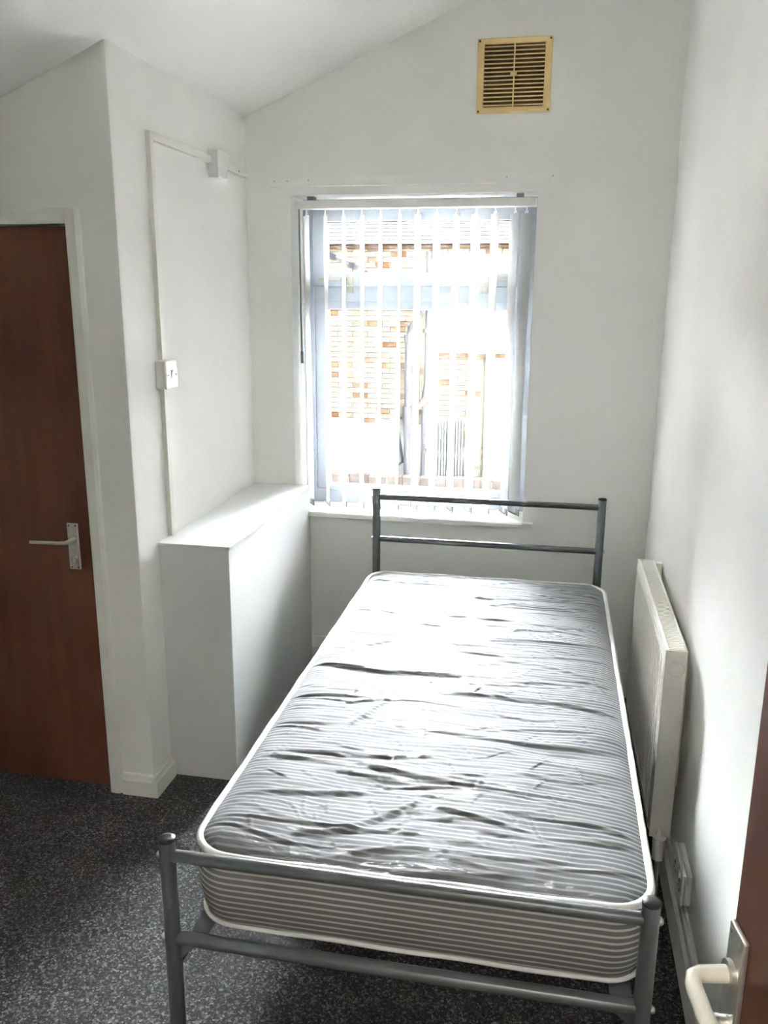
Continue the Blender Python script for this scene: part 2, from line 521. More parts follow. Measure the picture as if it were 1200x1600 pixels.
ar = thing('trim_2', (DX0, D, 0), 'white painted architrave framing the closed brown door', 'trim', kind='structure')
def arch_prof(w): return [(0, 0), (0, -0.012), (w * 0.2, -0.016), (w * 0.75, -0.016), (w, -0.008), (w, 0)]
aw = 0.044
m = MB(); m.prism([(DX1 + u, D + v) for u, v in arch_prof(aw)], 'z', 0, DZ + aw); m.build('architrave_side', 'gloss_white', ar)
m = MB(); m.prism([(DX0 - u, D + v) for u, v in arch_prof(aw)], 'z', 0, DZ + aw); m.build('architrave_side', 'gloss_white', ar)
m = MB(); m.prism([(D + v, DZ + u) for u, v in arch_prof(aw)], 'x', DX0, DX1); m.build('architrave_head', 'gloss_white', ar)

# ------------------------------------------------------------------ window
wn = thing('window_1', (WX0, 0.17, WZ0), 'white plastic window with top-hung vent above one large pane', 'window', kind='structure')
YW = 0.18
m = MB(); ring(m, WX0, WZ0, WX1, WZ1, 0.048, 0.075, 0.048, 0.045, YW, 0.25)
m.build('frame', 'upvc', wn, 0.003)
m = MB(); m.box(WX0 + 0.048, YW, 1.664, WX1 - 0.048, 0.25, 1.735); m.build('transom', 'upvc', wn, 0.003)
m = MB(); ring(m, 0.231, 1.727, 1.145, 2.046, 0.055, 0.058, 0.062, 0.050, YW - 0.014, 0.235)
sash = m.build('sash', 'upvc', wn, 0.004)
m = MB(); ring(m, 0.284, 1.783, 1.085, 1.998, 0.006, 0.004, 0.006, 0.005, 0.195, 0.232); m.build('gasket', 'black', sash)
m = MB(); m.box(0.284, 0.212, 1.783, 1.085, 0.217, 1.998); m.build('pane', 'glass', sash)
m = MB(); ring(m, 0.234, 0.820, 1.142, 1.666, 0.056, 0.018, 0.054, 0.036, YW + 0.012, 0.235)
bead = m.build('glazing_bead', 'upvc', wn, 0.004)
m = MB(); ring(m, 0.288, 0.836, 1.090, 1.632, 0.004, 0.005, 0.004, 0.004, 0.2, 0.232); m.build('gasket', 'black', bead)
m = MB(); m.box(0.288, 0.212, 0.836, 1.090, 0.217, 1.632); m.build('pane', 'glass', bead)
m = MB(); m.prism([(-0.024, WZ0 - 0.012), (-0.028, WZ0 - 0.006), (-0.028, WZ0 + 0.006), (-0.022, WZ0 + 0.012), (0.185, WZ0 + 0.012), (0.185, WZ0 - 0.012)], 'x', WX0 + 0.001, WX1 - 0.001)
m.box(WX1 - 0.001, -0.026, WZ0 - 0.011, WX1 + 0.042, -0.001, WZ0 + 0.011)
m.box(0.257, -0.026, WZ0 - 0.011, WX0 + 0.08, -0.001, WZ0 + 0.011)
m.build('sill', 'gloss_white', wn)
for hx, s in ((0.392, 1), (0.985, -1)):
    m = MB(); m.box(hx - 0.022, YW - 0.020, 1.738, hx + 0.022, YW - 0.0141, 1.768); m.box(hx - 0.018, YW - 0.008, 1.700, hx + 0.020, YW - 0.0001, 1.728)
    h = m.build('handle', 'handle_cream', wn, 0.002)
    m = MB(); m.tube([(hx - 0.012 * s, YW - 0.018, 1.757), (hx - 0.014 * s, YW - 0.034, 1.757), (hx - 0.015 * s, YW - 0.040, 1.745), (hx - 0.014 * s, YW - 0.042, 1.705)], [0.008, 0.008, 0.0075, 0.006], 10)
    m.build('lever', 'handle_cream', h, smooth=True)
    m = MB(); m.dome((hx - 0.012 * s, YW - 0.022, 1.760), (0, -1, 0), 0.006, 0.004, 10); m.build('lock_button', 'grey_plastic', h, smooth=True)
for a0, a1 in ((0.262, 0.362), (1.012, 1.105)):
    m = MB(); m.box(a0, YW - 0.022, 1.752, a1, YW - 0.0141, 1.766); m.build('stay_bar', 'handle_cream', wn, 0.002)

# ------------------------------------------------------------------ vertical blind
vb = thing('vertical_blind', (WX0, 0.07, 2.035), 'white vertical blind of tilted fabric slats drawn across, in the window recess', 'blind')
m = MB(); m.box(WX0 + 0.006, 0.046, 2.037, WX1 - 0.004, 0.094, 2.070); hr = m.build('headrail', 'white_plastic', vb, 0.003)
for q in (0.26, 1.12):
    m = MB(); m.box(q - 0.014, 0.05, 2.070, q + 0.014, 0.09, 2.0858); m.build('bracket', 'grey_plastic', hr)
xs = [0.236, 0.317, 0.395, 0.473, 0.551, 0.632, 0.709, 0.786, 0.867, 0.946, 1.022, 1.101, 1.146]
th = [33, 24.8, 23.6, 24, 21, 20.5, 27, 28, 23.4, 29, 26, 25, 31]
rng = random.Random(4)
ZT, ZB = 2.012, 0.782
for x, t in zip(xs, th):
    nz, nw = 26, 6
    m = MB()
    ph = rng.uniform(0, 6.28); am = rng.uniform(1.5, 4.0); k = rng.uniform(3.0, 5.5); dr = rng.uniform(-0.003, 0.003)
    for i in range(nz + 1):
        z = ZT + (ZB - ZT) * i / nz
        fr = i / nz
        ang = math.radians(t + am * math.sin(ph + k * fr * 2) * min(1, fr * 4))
        dx, dy = -math.sin(ang), math.cos(ang)
        nx_, ny_ = math.cos(ang), math.sin(ang)
        xo = dr * math.sin(3 * fr + ph)
        for j in range(nw + 1):
            s = (j / nw - 0.5)
            wv = s * 0.089
            cv = 0.006 * (1 - 4 * s * s) * 0.7
            m.v.append(Vector((x + xo + dx * wv - nx_ * cv, 0.07 + dy * wv - ny_ * cv, z)))
    for i in range(nz):
        for j in range(nw):
            q = i * (nw + 1) + j
            m.f.append([q, q + 1, q + nw + 2, q + nw + 1])
    so = m.build('slat', 'slat', vb, smooth=True)
    a = math.radians(t)
    d = Vector((-math.sin(a), math.cos(a), 0))
    m = MB(); m.tube([(x, 0.07, 2.038), (x, 0.07, 2.018)], 0.003, 8); m.obox((x, 0.07, 2.012), d * 0.012, Vector((math.cos(a), math.sin(a), 0)) * 0.002, (0, 0, 0.010))
    m.build('hanger', 'white_plastic', so)
    m = MB(); m.obox((x, 0.07, ZB + 0.007), d * 0.0455, Vector((math.cos(a), math.sin(a), 0)) * 0.0022, (0, 0, 0.0145)); m.build('bottom_weight', 'grey_plastic', so, 0.001)
for e in (-1, 1):
    m = MB()
    for (xa, ta), (xb, tb) in zip(list(zip(xs, th))[:-1], list(zip(xs, th))[1:]):
        pa = Vector((xa - e * math.sin(math.radians(ta)) * 0.043, 0.07 + e * math.cos(math.radians(ta)) * 0.043, ZB))
        pb = Vector((xb - e * math.sin(math.radians(tb)) * 0.043, 0.07 + e * math.cos(math.radians(tb)) * 0.043, ZB))
        m.tube([pa + (pb - pa) * f + Vector((0, 0, -0.010 * (1 - (2 * f - 1) ** 2))) for f in (0, .2, .4, .6, .8, 1)], 0.0011, 5)
    m.build('bottom_chain', 'white_plastic', vb)
m = MB(); m.tube([(0.213, 0.040, 2.036), (0.213, 0.040, 2.014)], 0.003, 8); m.tube([(0.213, 0.040, 2.014), (0.216, 0.038, 1.45)], 0.0035, 8); m.tube([(0.216, 0.038, 1.455), (0.216, 0.038, 1.405)], 0.006, 10)
m.build('control_wand', 'grey_plastic', vb, smooth=True)
m = MB(); m.tube([(0.203, 0.06, 2.036), (0.204, 0.058, 1.4), (0.206, 0.06, 0.95)], 0.0016, 6); m.tube([(0.222, 0.052, 2.036), (0.220, 0.052, 1.4), (0.214, 0.058, 0.95)], 0.0016, 6)
m.build('pull_cord', 'white_plastic', vb)

# ------------------------------------------------------------------ trunking, junction box, switch
YT = -0.893
ct = thing('cable_trunking', (0, YT, 0.877), 'white plastic cable trunking running up the alcove wall and along to the corner', 'trunking')
m = MB(); m.box(0.0003, YT - 0.0125, 0.878, 0.016, YT + 0.0125, 1.385); m.build('vertical_run', 'trunking', ct, 0.0015)
m = MB(); m.box(0.0003, YT - 0.0125, 1.481, 0.016, YT + 0.0125, 2.184); m.build('vertical_run', 'trunking', ct, 0.0015)
m = MB(); m.box(0.0003, YT + 0.0128, 2.159, 0.016, -0.405, 2.184); m.build('horizontal_run', 'trunking', ct, 0.0015)
m = MB(); m.box(0.0003, -0.312, 2.155, 0.016, -0.012, 2.180); m.build('horizontal_run', 'trunking', ct, 0.0015)
for yy in (-0.25, -0.12):
    m = MB(); m.dome((0.016, yy, 2.166), (1, 0, 0), 0.004, 0.001, 8, 2); m.build('screw', 'rust', ct)

jb = thing('junction_box', (0, -0.36, 2.1), 'square white junction box joining the trunking high on the alcove wall', 'junction box')
m = MB(); m.box(0.0003, -0.4045, 2.108, 0.034, -0.3125, 2.206); m.build('box', 'white_plastic', jb, 0.003)
m = MB(); m.box(0.034, -0.4055, 2.107, 0.042, -0.3115, 2.207); m.build('lid', 'white_plastic', jb, 0.004)

ls = thing('light_switch', (0, -0.893, 1.39), 'white single rocker light switch on a raised box on the alcove wall', 'switch')
m = MB(); m.box(0.0003, -0.935, 1.387, 0.030, -0.850, 1.478); m.build('back_box', 'white_plastic', ls, 0.004)
m = MB(); m.box(0.030, -0.936, 1.386, 0.041, -0.849, 1.479); fp = m.build('face_plate', 'white_plastic', ls, 0.006, seg=3)
m = MB(); m.prism([(0.040, 1.419), (0.0425, 1.419), (0.048, 1.447), (0.040, 1.449)], 'y', -0.901, -0.884); m.build('rocker', 'white_plastic', fp, 0.001)
for yy in (-0.922, -0.863):
    m = MB(); m.dome((0.041, yy, 1.432), (1, 0, 0), 0.0038, 0.001, 10, 2); m.build('screw', 'rust', fp, smooth=True)

# ------------------------------------------------------------------ air vent
av = thing('air_vent', (1.08, 0, 2.37), 'yellowed plastic louvred air vent high on the window wall', 'vent')
m = MB(); ring(m, 0.940, 2.369, 1.219, 2.630, 0.026, 0.022, 0.027, 0.021, -0.012, -0.0003); m.build('frame', 'vent', av, 0.004)
m = MB(); m.box(0.962, -0.0035, 2.388, 1.195, -0.0004, 2.612); m.build('backing', 'vent_dark', av)
m = MB(); m.box(1.0765, -0.0125, 2.391, 1.0815, -0.004, 2.609); m.build('divider', 'vent', av, 0.001)
m = MB(); m.box(1.066, -0.020, 2.496, 1.091, -0.010, 2.510); m.build('slide_button', 'vent', av, 0.002)
nl = 15
first = None
for i in range(nl):
    z = 2.391 + (i + 0.42) * (0.218 / nl)
    for xa, xb in ((0.9655, 1.0765), (1.0815, 1.1925)):
        c = Vector(((xa + xb) / 2, -0.0085, z))
        if first is None:
            m = MB(); m.obox((0, 0, 0), (0.0555, 0, 0), (0, 0.0046, 0.0020), (0, -0.0006, 0.0016))
            first = proto_part(m, 'louvre', 'vent', av, c)
        else:
            copy_part(first, av, c)
for sx, sz in ((0.948, 2.376), (1.211, 2.376), (0.948, 2.621), (1.211, 2.621)):
    m = MB(); m.dome((sx, -0.012, sz), (0, -1, 0), 0.0042, 0.002, 10, 2); m.build('screw', 'rust', av, smooth=True)

# ------------------------------------------------------------------ bed frame
bf = thing('bed_frame', (1.043, -1.175, 0), 'grey tubular metal single bed frame with bars at head and foot', 'bed')
PXL, PXR, YH, YB = 0.583, 1.503, -0.1435, -2.207
RP = 0.0165
for (px, py, zt) in ((PXL, YH, 0.905), (PXR, YH, 0.905), (PXL, YB, 0.650), (PXR, YB, 0.650)):
    m = MB(); m.tube([(px, py, 0.004), (px, py, zt)], RP, 20); po = m.build('post', 'steel', bf, smooth=True)
    m = MB(); m.tube([(px, py, zt - 0.001), (px, py, zt + 0.003)], RP + 0.0008, 20); m.dome((px, py, zt + 0.003), (0, 0, 1), RP + 0.0008, 0.004, 20, 3); m.build('end_cap', 'black', po, smooth=True)
for (py, za, zb) in ((YH, 0.873, 0.690), (YB, 0.615, 0.425)):
    for z in (za, zb):
        r = 0.0125 if z != 0.425 else 0.014
        m = MB(); m.tube([(PXL + 0.012, py, z), (PXR - 0.012, py, z)], r, 16); bar = m.build('crossbar', 'steel', bf, smooth=True)
        for px, sg in ((PXL, -1), (PXR, 1)):
            m = MB(); m.tube([(px + sg * (RP - 0.002), py, z), (px + sg * (RP + 0.003), py, z)], 0.008, 12); m.dome((px + sg * (RP + 0.003), py, z), (sg, 0, 0), 0.0065, 0.004, 12, 3)
            m.build('bolt', 'bolt', bar, smooth=True)
for px, sg in ((PXL, 1), (PXR, -1)):
    xi = px + sg * 0.012
    m = MB()
    m.box(xi - 0.001, YB + 0.03, 0.355, xi + 0.002, YH - 0.03, 0.392)
    m.box(min(xi, xi + sg * 0.04), YB + 0.03, 0.389, max(xi, xi + sg * 0.04), YH - 0.03, 0.392)
    m.build('side_rail', 'steel', bf)
    for py, e in ((YB, 1), (YH, -1)):
        m = MB(); m.prism([(py + e * 0.008, 0.36), (py + e * 0.034, 0.36), (py + e * 0.034, 0.40), (py + e * 0.008, 0.41)], 'x', xi - 0.0035, xi + 0.003)
        m.build('rail_bracket', 'black', bf)
    m = MB(); m.prism([(px + sg * 0.014, 0.418), (px + sg * 0.055, 0.414), (px + sg * 0.030, 0.392), (px + sg * 0.014, 0.372)], 'y', YB - 0.002, YB + 0.002)
    m.build('gusset', 'steel', bf)
for i in range(9):
    y = YB + 0.14 + i * (YH - YB - 0.28) / 8
    m = MB(); m.box(PXL + 0.014, y - 0.02, 0.3925, PXR - 0.014, y + 0.02, 0.3945); m.build('base_strap', 'steel', bf)

# ------------------------------------------------------------------ mattress
MX0, MX1, MY0, MY1 = 0.585, 1.527, -2.132, -0.232
MZT, MZB = 0.570, 0.3955
mt = thing('mattress', ((MX0 + MX1) / 2, (MY0 + MY1) / 2, MZB), 'grey and white striped single mattress in shiny crinkled plastic on the bed', 'mattress')
CX, CY = (MX0 + MX1) / 2, (MY0 + MY1) / 2
HW, HL, RC = (MX1 - MX0) / 2, (MY1 - MY0) / 2, 0.085

def outline(inset, n=10, dens=0.02):
    hw, hl, rc = HW - inset, HL - inset, max(RC - inset, 0.02)
    pts = []
    for (sx, sy, a0) in ((1, 1, 0), (-1, 1, 90), (-1, -1, 180), (1, -1, 270)):
        for i in range(n + 1):
            a = math.radians(a0 + 90 * i / n)
            pts.append((CX + sx * (hw - rc) + rc * math.cos(a), CY + sy * (hl - rc) + rc * math.sin(a)))
    out = []
    for i in range(len(pts)):
        p, q = Vector(pts[i]), Vector(pts[(i + 1) % len(pts)])
        k = max(1, int((q - p).length / dens))
        out += [p + (q - p) * (j / k) for j in range(k)]
    return out

rs = np.random.RandomState(11)
nx, ny = 260, 560
U = np.linspace(-1, 1, nx); V = np.linspace(-1, 1, ny)
UU, VV = np.meshgrid(U, V)
yy = CY + VV * (HL - 0.006)
dyc = np.clip(np.abs(yy - CY) - (HL - 0.006 - RC), 0, RC)
hw = (HW - 0.006) - (RC - np.sqrt(np.maximum(RC * RC - dyc * dyc, 0)))
xx = CX + UU * hw
ex = hw - np.abs(xx - CX); ey = (HL - 0.006) - np.abs(yy - CY)
ed = np.minimum(ex, ey)
edge = 1 - np.exp(-np.maximum(ed, 0) / 0.035)
Z = 0.024 * edge
def smooth_noise(gx, gy, seed):
    r = np.random.RandomState(seed)
    g = r.randn(gy + 3, gx + 3)
    fx = (UU + 1) / 2 * gx; fy = (VV + 1) / 2 * gy
    ix = np.clip(fx.astype(int), 0, gx); iy = np.clip(fy.astype(int), 0, gy)
    tx = fx - ix; ty = fy - iy
    tx = tx * tx * (3 - 2 * tx); ty = ty * ty * (3 - 2 * ty)
    return (g[iy, ix] * (1 - tx) + g[iy, ix + 1] * tx) * (1 - ty) + (g[iy + 1, ix] * (1 - tx) + g[iy + 1, ix + 1] * tx) * ty
Z += (0.0050 * smooth_noise(3, 9, 1) + 0.0022 * smooth_noise(5, 34, 2) + 0.0010 * smooth_noise(12, 80, 3)) * edge
wrk = np.zeros_like(Z)
folds = []
for i in range(150):
    cx, cy = CX + rs.uniform(-0.44, 0.44), CY + rs.uniform(-0.93, 0.90)
    folds.append((cx, cy, rs.uniform(0.05, 0.22), rs.normal(0.0, 0.16), rs.uniform(0.0008, 0.0028), rs.uniform(0.003, 0.007), rs.normal(0, 0.6)))
for i in range(260):
    cx, cy = CX + rs.uniform(-0.42, 0.42), CY + rs.uniform(-0.93, 0.5)
    folds.append((cx, cy, rs.uniform(0.02, 0.06), rs.uniform(-1.4, 1.4), rs.uniform(0.0006, 0.0016), rs.uniform(0.0025, 0.0045), rs.normal(0, 2.5)))
# the long folds that show clearly across the middle of the bed
folds += [(0.80, -1.22, 0.30, -0.02, 0.0075, 0.010, 0.25), (1.22, -1.33, 0.28, -0.06, 0.006, 0.009, -0.3), (0.86, -1.72, 0.20, 0.10, 0.006, 0.008, 0.4),
          (1.22, -1.58, 0.26, -0.04, 0.006, 0.008, 0.2), (1.10, -1.80, 0.26, -0.14, 0.0065, 0.008, 0.3), (0.80, -1.90, 0.16, 0.22, 0.0055, 0.007, 0.2),
          (1.15, -1.02, 0.30, -0.05, 0.004, 0.008, 0.2), (0.75, -0.95, 0.16, 0.0, 0.004, 0.007, -0.3), (0.84, -1.50, 0.10, 1.15, 0.005, 0.010, 0.5), (0.95, -1.97, 0.14, 0.7, 0.005, 0.009, 0.6)]
for cx, cy, ln, an, h, w, cv in folds:
    ca, sa = math.cos(an), math.sin(an)
    a = (xx - cx) * ca + (yy - cy) * sa
    b_ = -(xx - cx) * sa + (yy - cy) * ca - cv * a * a
    wrk += (0.72 if h > 0.0035 else 1.0) * h * np.exp(-(a / ln) ** 4) * (np.exp(-(b_ / w) ** 2) - 0.6 * np.exp(-((b_ + 1.9 * w) / (1.3 * w)) ** 2))
Z += wrk * np.clip(ed / 0.05, 0, 1)
P3 = np.stack([xx - CX, yy - CY, Z + MZT - MZB], -1).reshape(-1, 3)
idx = np.arange(nx * ny).reshape(ny, nx)
F = np.stack([idx[:-1, :-1], idx[:-1, 1:], idx[1:, 1:], idx[1:, :-1]], -1).reshape(-1, 4)
me = bpy.data.meshes.new('top_panel')
me.from_pydata(P3.tolist(), [], F.tolist()); me.update()
me.polygons.foreach_set('use_smooth', [True] * len(me.polygons))
me.materials.append(M['tick_top'])
o = bpy.data.objects.new('top_panel', me); COL.objects.link(o); o.parent = mt

m = MB()
levels = [(0.012, MZB + 0.004), (0.004, MZB + 0.03), (-0.001, MZB + 0.07), (-0.002, MZB + 0.11), (0.002, MZT - 0.02), (0.008, MZT - 0.002)]
rings = [[Vector((p.x, p.y, z)) for p in outline(0.012 + ins)] for ins, z in levels]
nn = min(len(r) for r in rings)
rings = []
base = outline(0.0)
for ins, z in levels:
    rings.append([Vector((CX + (p.x - CX) * (1 - ins / HW), CY + (p.y - CY) * (1 - ins / HL), z + 0.0015 * math.sin(p.x * 31 + z * 60) * math.cos(p.y * 17))) for p in base])
nn = len(base)
for r in rings: m.v += r
for i in range(len(rings) - 1):
    for j in range(nn):
        m.f.append([i * nn + j, i * nn + (j + 1) % nn, (i + 1) * nn + (j + 1) % nn, (i + 1) * nn + j])
m.f.append([j for j in range(nn)][::-1])
m.build('side_border', 'tick_side', mt, smooth=True)
def wavy(ins, z, amp):
    return [Vector((p.x + (CX - p.x) * ins / HW, p.y + (CY - p.y) * ins / HL, z + amp * math.sin(p.x * 23) + amp * math.sin(p.y * 19 + 1) + amp * 0.5 * math.sin(p.y * 47))) for p in outline(0)]
m = MB(); m.tube(wavy(0.003, MZT - 0.001, 0.0016), 0.0085, 10, True); m.build('edge_piping', 'tape', mt, smooth=True)
m = MB(); m.tube(wavy(0.006, MZB + 0.006, 0.0012), 0.005, 10, True); m.build('edge_piping', 'tape', mt, smooth=True)

# ------------------------------------------------------------------ radiator
RX0, RX1, RY0, RY1, RZ0, RZ1 = 1.617, 1.676, -1.325, -0.49, 0.205, 0.770
rd = thing('radiator', (RX0, (RY0 + RY1) / 2, RZ0), 'white double panel radiator with top grille on the right wall beside the bed', 'radiator')
# pressed front panel with vertical flutes
nfl = 25
prof = [(RY0 + 0.004, 0.006)]
pw = (RY1 - RY0 - 0.06) / nfl
for i in range(nfl):
    y = RY0 + 0.03 + i * pw
    prof += [(y, 0.0), (y + pw * 0.34, 0.0), (y + pw * 0.42, 0.012), (y + pw * 0.86, 0.012), (y + pw * 0.94, 0.0)]
prof += [(RY1 - 0.03, 0.0), (RY1 - 0.004, 0.006)]
m = MB()
za, zb = RZ0 + 0.02, RZ1 - 0.02
rows = [(RZ0 + 0.004, 0), (za, 0), (za + 0.02, 1), (zb - 0.035, 1), (zb - 0.012, 0), (RZ1 - 0.004, 0)]
for z, k in rows:
    for (y, dpt) in prof:
        flat = 0.006 if (y < RY0 + 0.01 or y > RY1 - 0.01) else 0.0
        m.v.append(Vector((RX0 + (dpt if k else flat), y, z)))
n = len(prof)
for i in range(len(rows) - 1):
    for j in range(n - 1):
        m.f.append([i * n + j, (i + 1) * n + j, (i + 1) * n + j + 1, i * n + j + 1])
fpn = m.build('front_panel', 'rad', rd)
md = fpn.modifiers.new('thickness', 'SOLIDIFY'); md.thickness = 0.002; md.offset = -1
m = MB(); m.box(RX1 - 0.008, RY0 + 0.002, RZ0, RX1, RY1 - 0.002, RZ1 - 0.006); m.build('back_panel', 'rad', rd, 0.002)
m = MB(); m.box(RX0 + 0.013, RY0 + 0.004, RZ0 + 0.01, RX1 - 0.009, RY1 - 0.004, RZ1 - 0.02); m.build('convector', 'grille_dark', rd)
m = MB(); m.box(RX0 + 0.002, RY0 - 0.004, RZ0 - 0.004, RX1 + 0.001, RY0 + 0.0015, RZ1 + 0.002); sp = m.build('side_panel', 'rad', rd, 0.002)
m = MB(); m.tube([(RX0 + 0.034, RY0 - 0.0075, RZ1 - 0.052), (RX0 + 0.034, RY0 - 0.003, RZ1 - 0.052)], 0.0145, 24)
m.build('blanking_plug', 'rad', sp, smooth=True)
m = MB(); m.tube([Vector((RX0 + 0.034 + 0.021 * math.cos(a), RY0 - 0.0045, RZ1 - 0.052 + 0.021 * math.sin(a))) for a in [2 * PI * i / 28 for i in range(28)]], 0.0022, 8, True)
m.build('plug_ring', 'rad', sp, smooth=True)
m = MB(); m.box(RX0 + 0.002, RY1 - 0.0015, RZ0 - 0.004, RX1 + 0.001, RY1 + 0.004, RZ1 + 0.002); m.build('side_panel', 'rad', rd, 0.002)
m = MB(); m.box(RX0 + 0.002, RY0 + 0.002, RZ1 - 0.006, RX0 + 0.012, RY1 - 0.002, RZ1 + 0.001); m.box(RX1 - 0.006, RY0 + 0.002, RZ1 - 0.006, RX1 + 0.001, RY1 - 0.002, RZ1 + 0.001)
gr = m.build('top_grille', 'rad', rd, 0.001)
nb = 70
gb = None
for i in range(nb):
    y = RY0 + 0.01 + (i + 0.5) * (RY1 - RY0 - 0.02) / nb
    c = Vector(((RX0 + 0.012 + RX1 - 0.006) / 2, y, RZ1 - 0.003))
    if gb is None:
        m = MB(); m.box(-(RX1 - RX0 - 0.018) / 2, -0.0035, -0.004, (RX1 - RX0 - 0.018) / 2, 0.0035, 0.0025)
        gb = proto_part(m, 'grille_bar', 'rad', gr, c)
    else:
        copy_part(gb, gr, c)
m = MB(); m.box(RX1 + 0.001, RY1 + -0.05, RZ1 - 0.08, W - 0.0005, RY1 - 0.02, RZ1 + 0.004); m.build('wall_bracket', 'rad', rd, 0.002)
m = MB(); m.box(RX1 + 0.001, RY0 + 0.10, RZ0 + 0.10, W - 0.0005, RY0 + 0.13, RZ1 - 0.08); m.build('wall_bracket', 'rad', rd, 0.002)
m = MB(); m.tube([(1.645, RY0 - 0.022, RZ0 + 0.008), (1.645, RY0 - 0.022, RZ0 - 0.058)], [0.0185, 0.0165], 20); m.tube([(1.645, RY0 - 0.022, RZ0 - 0.02), (1.645, RY0 + 0.01, RZ0 + 0.03)], 0.009, 12)
vv = m.build('valve', 'white_plastic', rd, smooth=True)
m = MB(); m.tube([(1.645, RY0 - 0.022, RZ0 - 0.058), (1.645, RY0 - 0.022, 0.0)], 0.0075, 12); m.build('pipe', 'alu', vv, smooth=True)

# ------------------------------------------------------------------ wall socket and door stop
sk = thing('wall_socket', (W, -1.49, 0.17), 'white double wall socket on a raised box beyond the bed foot on the right wall', 'socket')
m = MB(); m.box(W - 0.018, -1.569, 0.168, W - 0.0003, -1.421, 0.256); m.build('back_box', 'white_plastic', sk, 0.003)
m = MB(); m.box(W - 0.026, -1.570, 0.167, W - 0.018, -1.420, 0.257); fp = m.build('face_plate', 'white_plastic', sk, 0.003)
for yc in (-1.533, -1.457):
    m = MB(); m.box(W - 0.0268, yc - 0.004, 0.215, W - 0.0255, yc + 0.004, 0.224); m.box(W - 0.0268, yc - 0.015, 0.195, W - 0.0255, yc - 0.008, 0.199); m.box(W - 0.0268, yc + 0.008, 0.195, W - 0.0255, yc + 0.015, 0.199)
    m.build('socket_holes', 'black', fp)
    m = MB(); m.box(W - 0.030, yc - 0.006, 0.229, W - 0.0255, yc + 0.006, 0.246); m.build('rocker', 'white_plastic', fp, 0.001)

ds = thing('door_stop', (W, -1.93, 0.165), 'small dark round door stop low on the wall just above the skirting', 'door stop')
m = MB(); m.tube([(W - 0.0003, -1.93, 0.165), (W - 0.012, -1.93, 0.165)], 0.012, 18); m.build('base', 'bolt', ds, smooth=True)
m = MB(); m.tube([(W - 0.012, -1.93, 0.165), (W - 0.030, -1.93, 0.165)], [0.010, 0.012], 18); m.dome((W - 0.030, -1.93, 0.165), (-1, 0, 0), 0.012, 0.004, 18, 3); m.build('rubber_cap', 'black', ds, smooth=True)

# ------------------------------------------------------------------ open brown door (door_2)
EA = math.radians(10.0)
E0 = Vector((1.525, -2.655, 0))
du = Vector((math.sin(EA), -math.cos(EA), 0))       # along the leaf, leading edge towards the hinge
dn = Vector((-math.cos(EA), -math.sin(EA), 0))      # out of the face, into the room
XF = Matrix((du, dn, Vector((0, 0, 1)))).transposed().to_4x4()
XF.translation = E0
d2 = thing('door_2', tuple(E0), 'reddish brown door standing open at the right edge, cream lever handle', 'door', kind='structure')
m = MB(); m.box(0, -0.034, 0.012, 0.755, 0, 1.93); m.build('leaf', 'wood', d2, 0.0025, xf=XF)
HZ = 0.930
m = MB(); m.box(0.004, 0.0, HZ - 0.105, 0.046, 0.008, HZ + 0.058); hp2 = m.build('handle_plate', 'alu', d2, 0.003, xf=XF)
def lever_pts():
    return [((0.026, 0.004, HZ), 0.0105), ((0.026, 0.030, HZ), 0.0100), ((0.0265, 0.044, HZ), 0.0100), ((0.031, 0.053, HZ), 0.0100), ((0.042, 0.0575, HZ - 0.001), 0.0098), ((0.080, 0.058, HZ - 0.003), 0.0098), ((0.122, 0.056, HZ - 0.005), 0.0092), ((0.138, 0.053, HZ - 0.006), 0.007)]
m = MB(); m.tube([p for p, r in lever_pts()], [r for p, r in lever_pts()], 16); m.build('lever', 'lever', hp2, smooth=True, xf=XF)
m = MB(); m.tube([(0.026, 0.008, HZ), (0.026, 0.014, HZ)], 0.017, 20); m.build('collar', 'alu', hp2, smooth=True, xf=XF)
m = MB(); m.tube([(0.026, 0.006, HZ - 0.068), (0.026, 0.018, HZ - 0.068)], 0.009, 14); m.obox((0.026, 0.026, HZ - 0.068), (0.003, 0, 0), (0, 0.009, 0), (0, 0, 0.011)); m.build('thumb_turn', 'alu', hp2, smooth=True, xf=XF)
for sx in (0.011, 0.039):
    m = MB(); m.dome((sx, 0.008, HZ + 0.048), (0, 1, 0), 0.0035, 0.0014, 8, 2); m.build('screw', 'bolt', hp2, smooth=True, xf=XF)

# ------------------------------------------------------------------ outside: yard and outbuilding
yd = MB(); yd.box(-7, 0.28, -1.45, 8, 14, -1.30)
struct(yd.build('ground', 'concrete'), 'pale concrete yard outside the window', 'yard')

YB0 = 9.0
bb = thing('brick_building', (-0.5, YB0, -1.3), 'sunlit orange brick outbuilding with slate roof seen through the window', 'building')
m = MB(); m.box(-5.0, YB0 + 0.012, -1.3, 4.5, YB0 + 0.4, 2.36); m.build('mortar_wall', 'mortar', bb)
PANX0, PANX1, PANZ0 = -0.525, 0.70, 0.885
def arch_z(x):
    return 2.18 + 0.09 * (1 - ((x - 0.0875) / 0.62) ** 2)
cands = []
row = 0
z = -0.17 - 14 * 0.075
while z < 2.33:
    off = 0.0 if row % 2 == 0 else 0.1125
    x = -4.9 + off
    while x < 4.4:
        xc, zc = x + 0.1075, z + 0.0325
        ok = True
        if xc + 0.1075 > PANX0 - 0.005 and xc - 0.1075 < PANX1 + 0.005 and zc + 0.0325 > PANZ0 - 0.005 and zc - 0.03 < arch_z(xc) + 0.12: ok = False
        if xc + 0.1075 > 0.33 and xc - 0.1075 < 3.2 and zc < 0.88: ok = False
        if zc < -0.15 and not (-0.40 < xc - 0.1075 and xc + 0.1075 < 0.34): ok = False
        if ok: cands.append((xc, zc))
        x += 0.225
    z += 0.075; row += 1
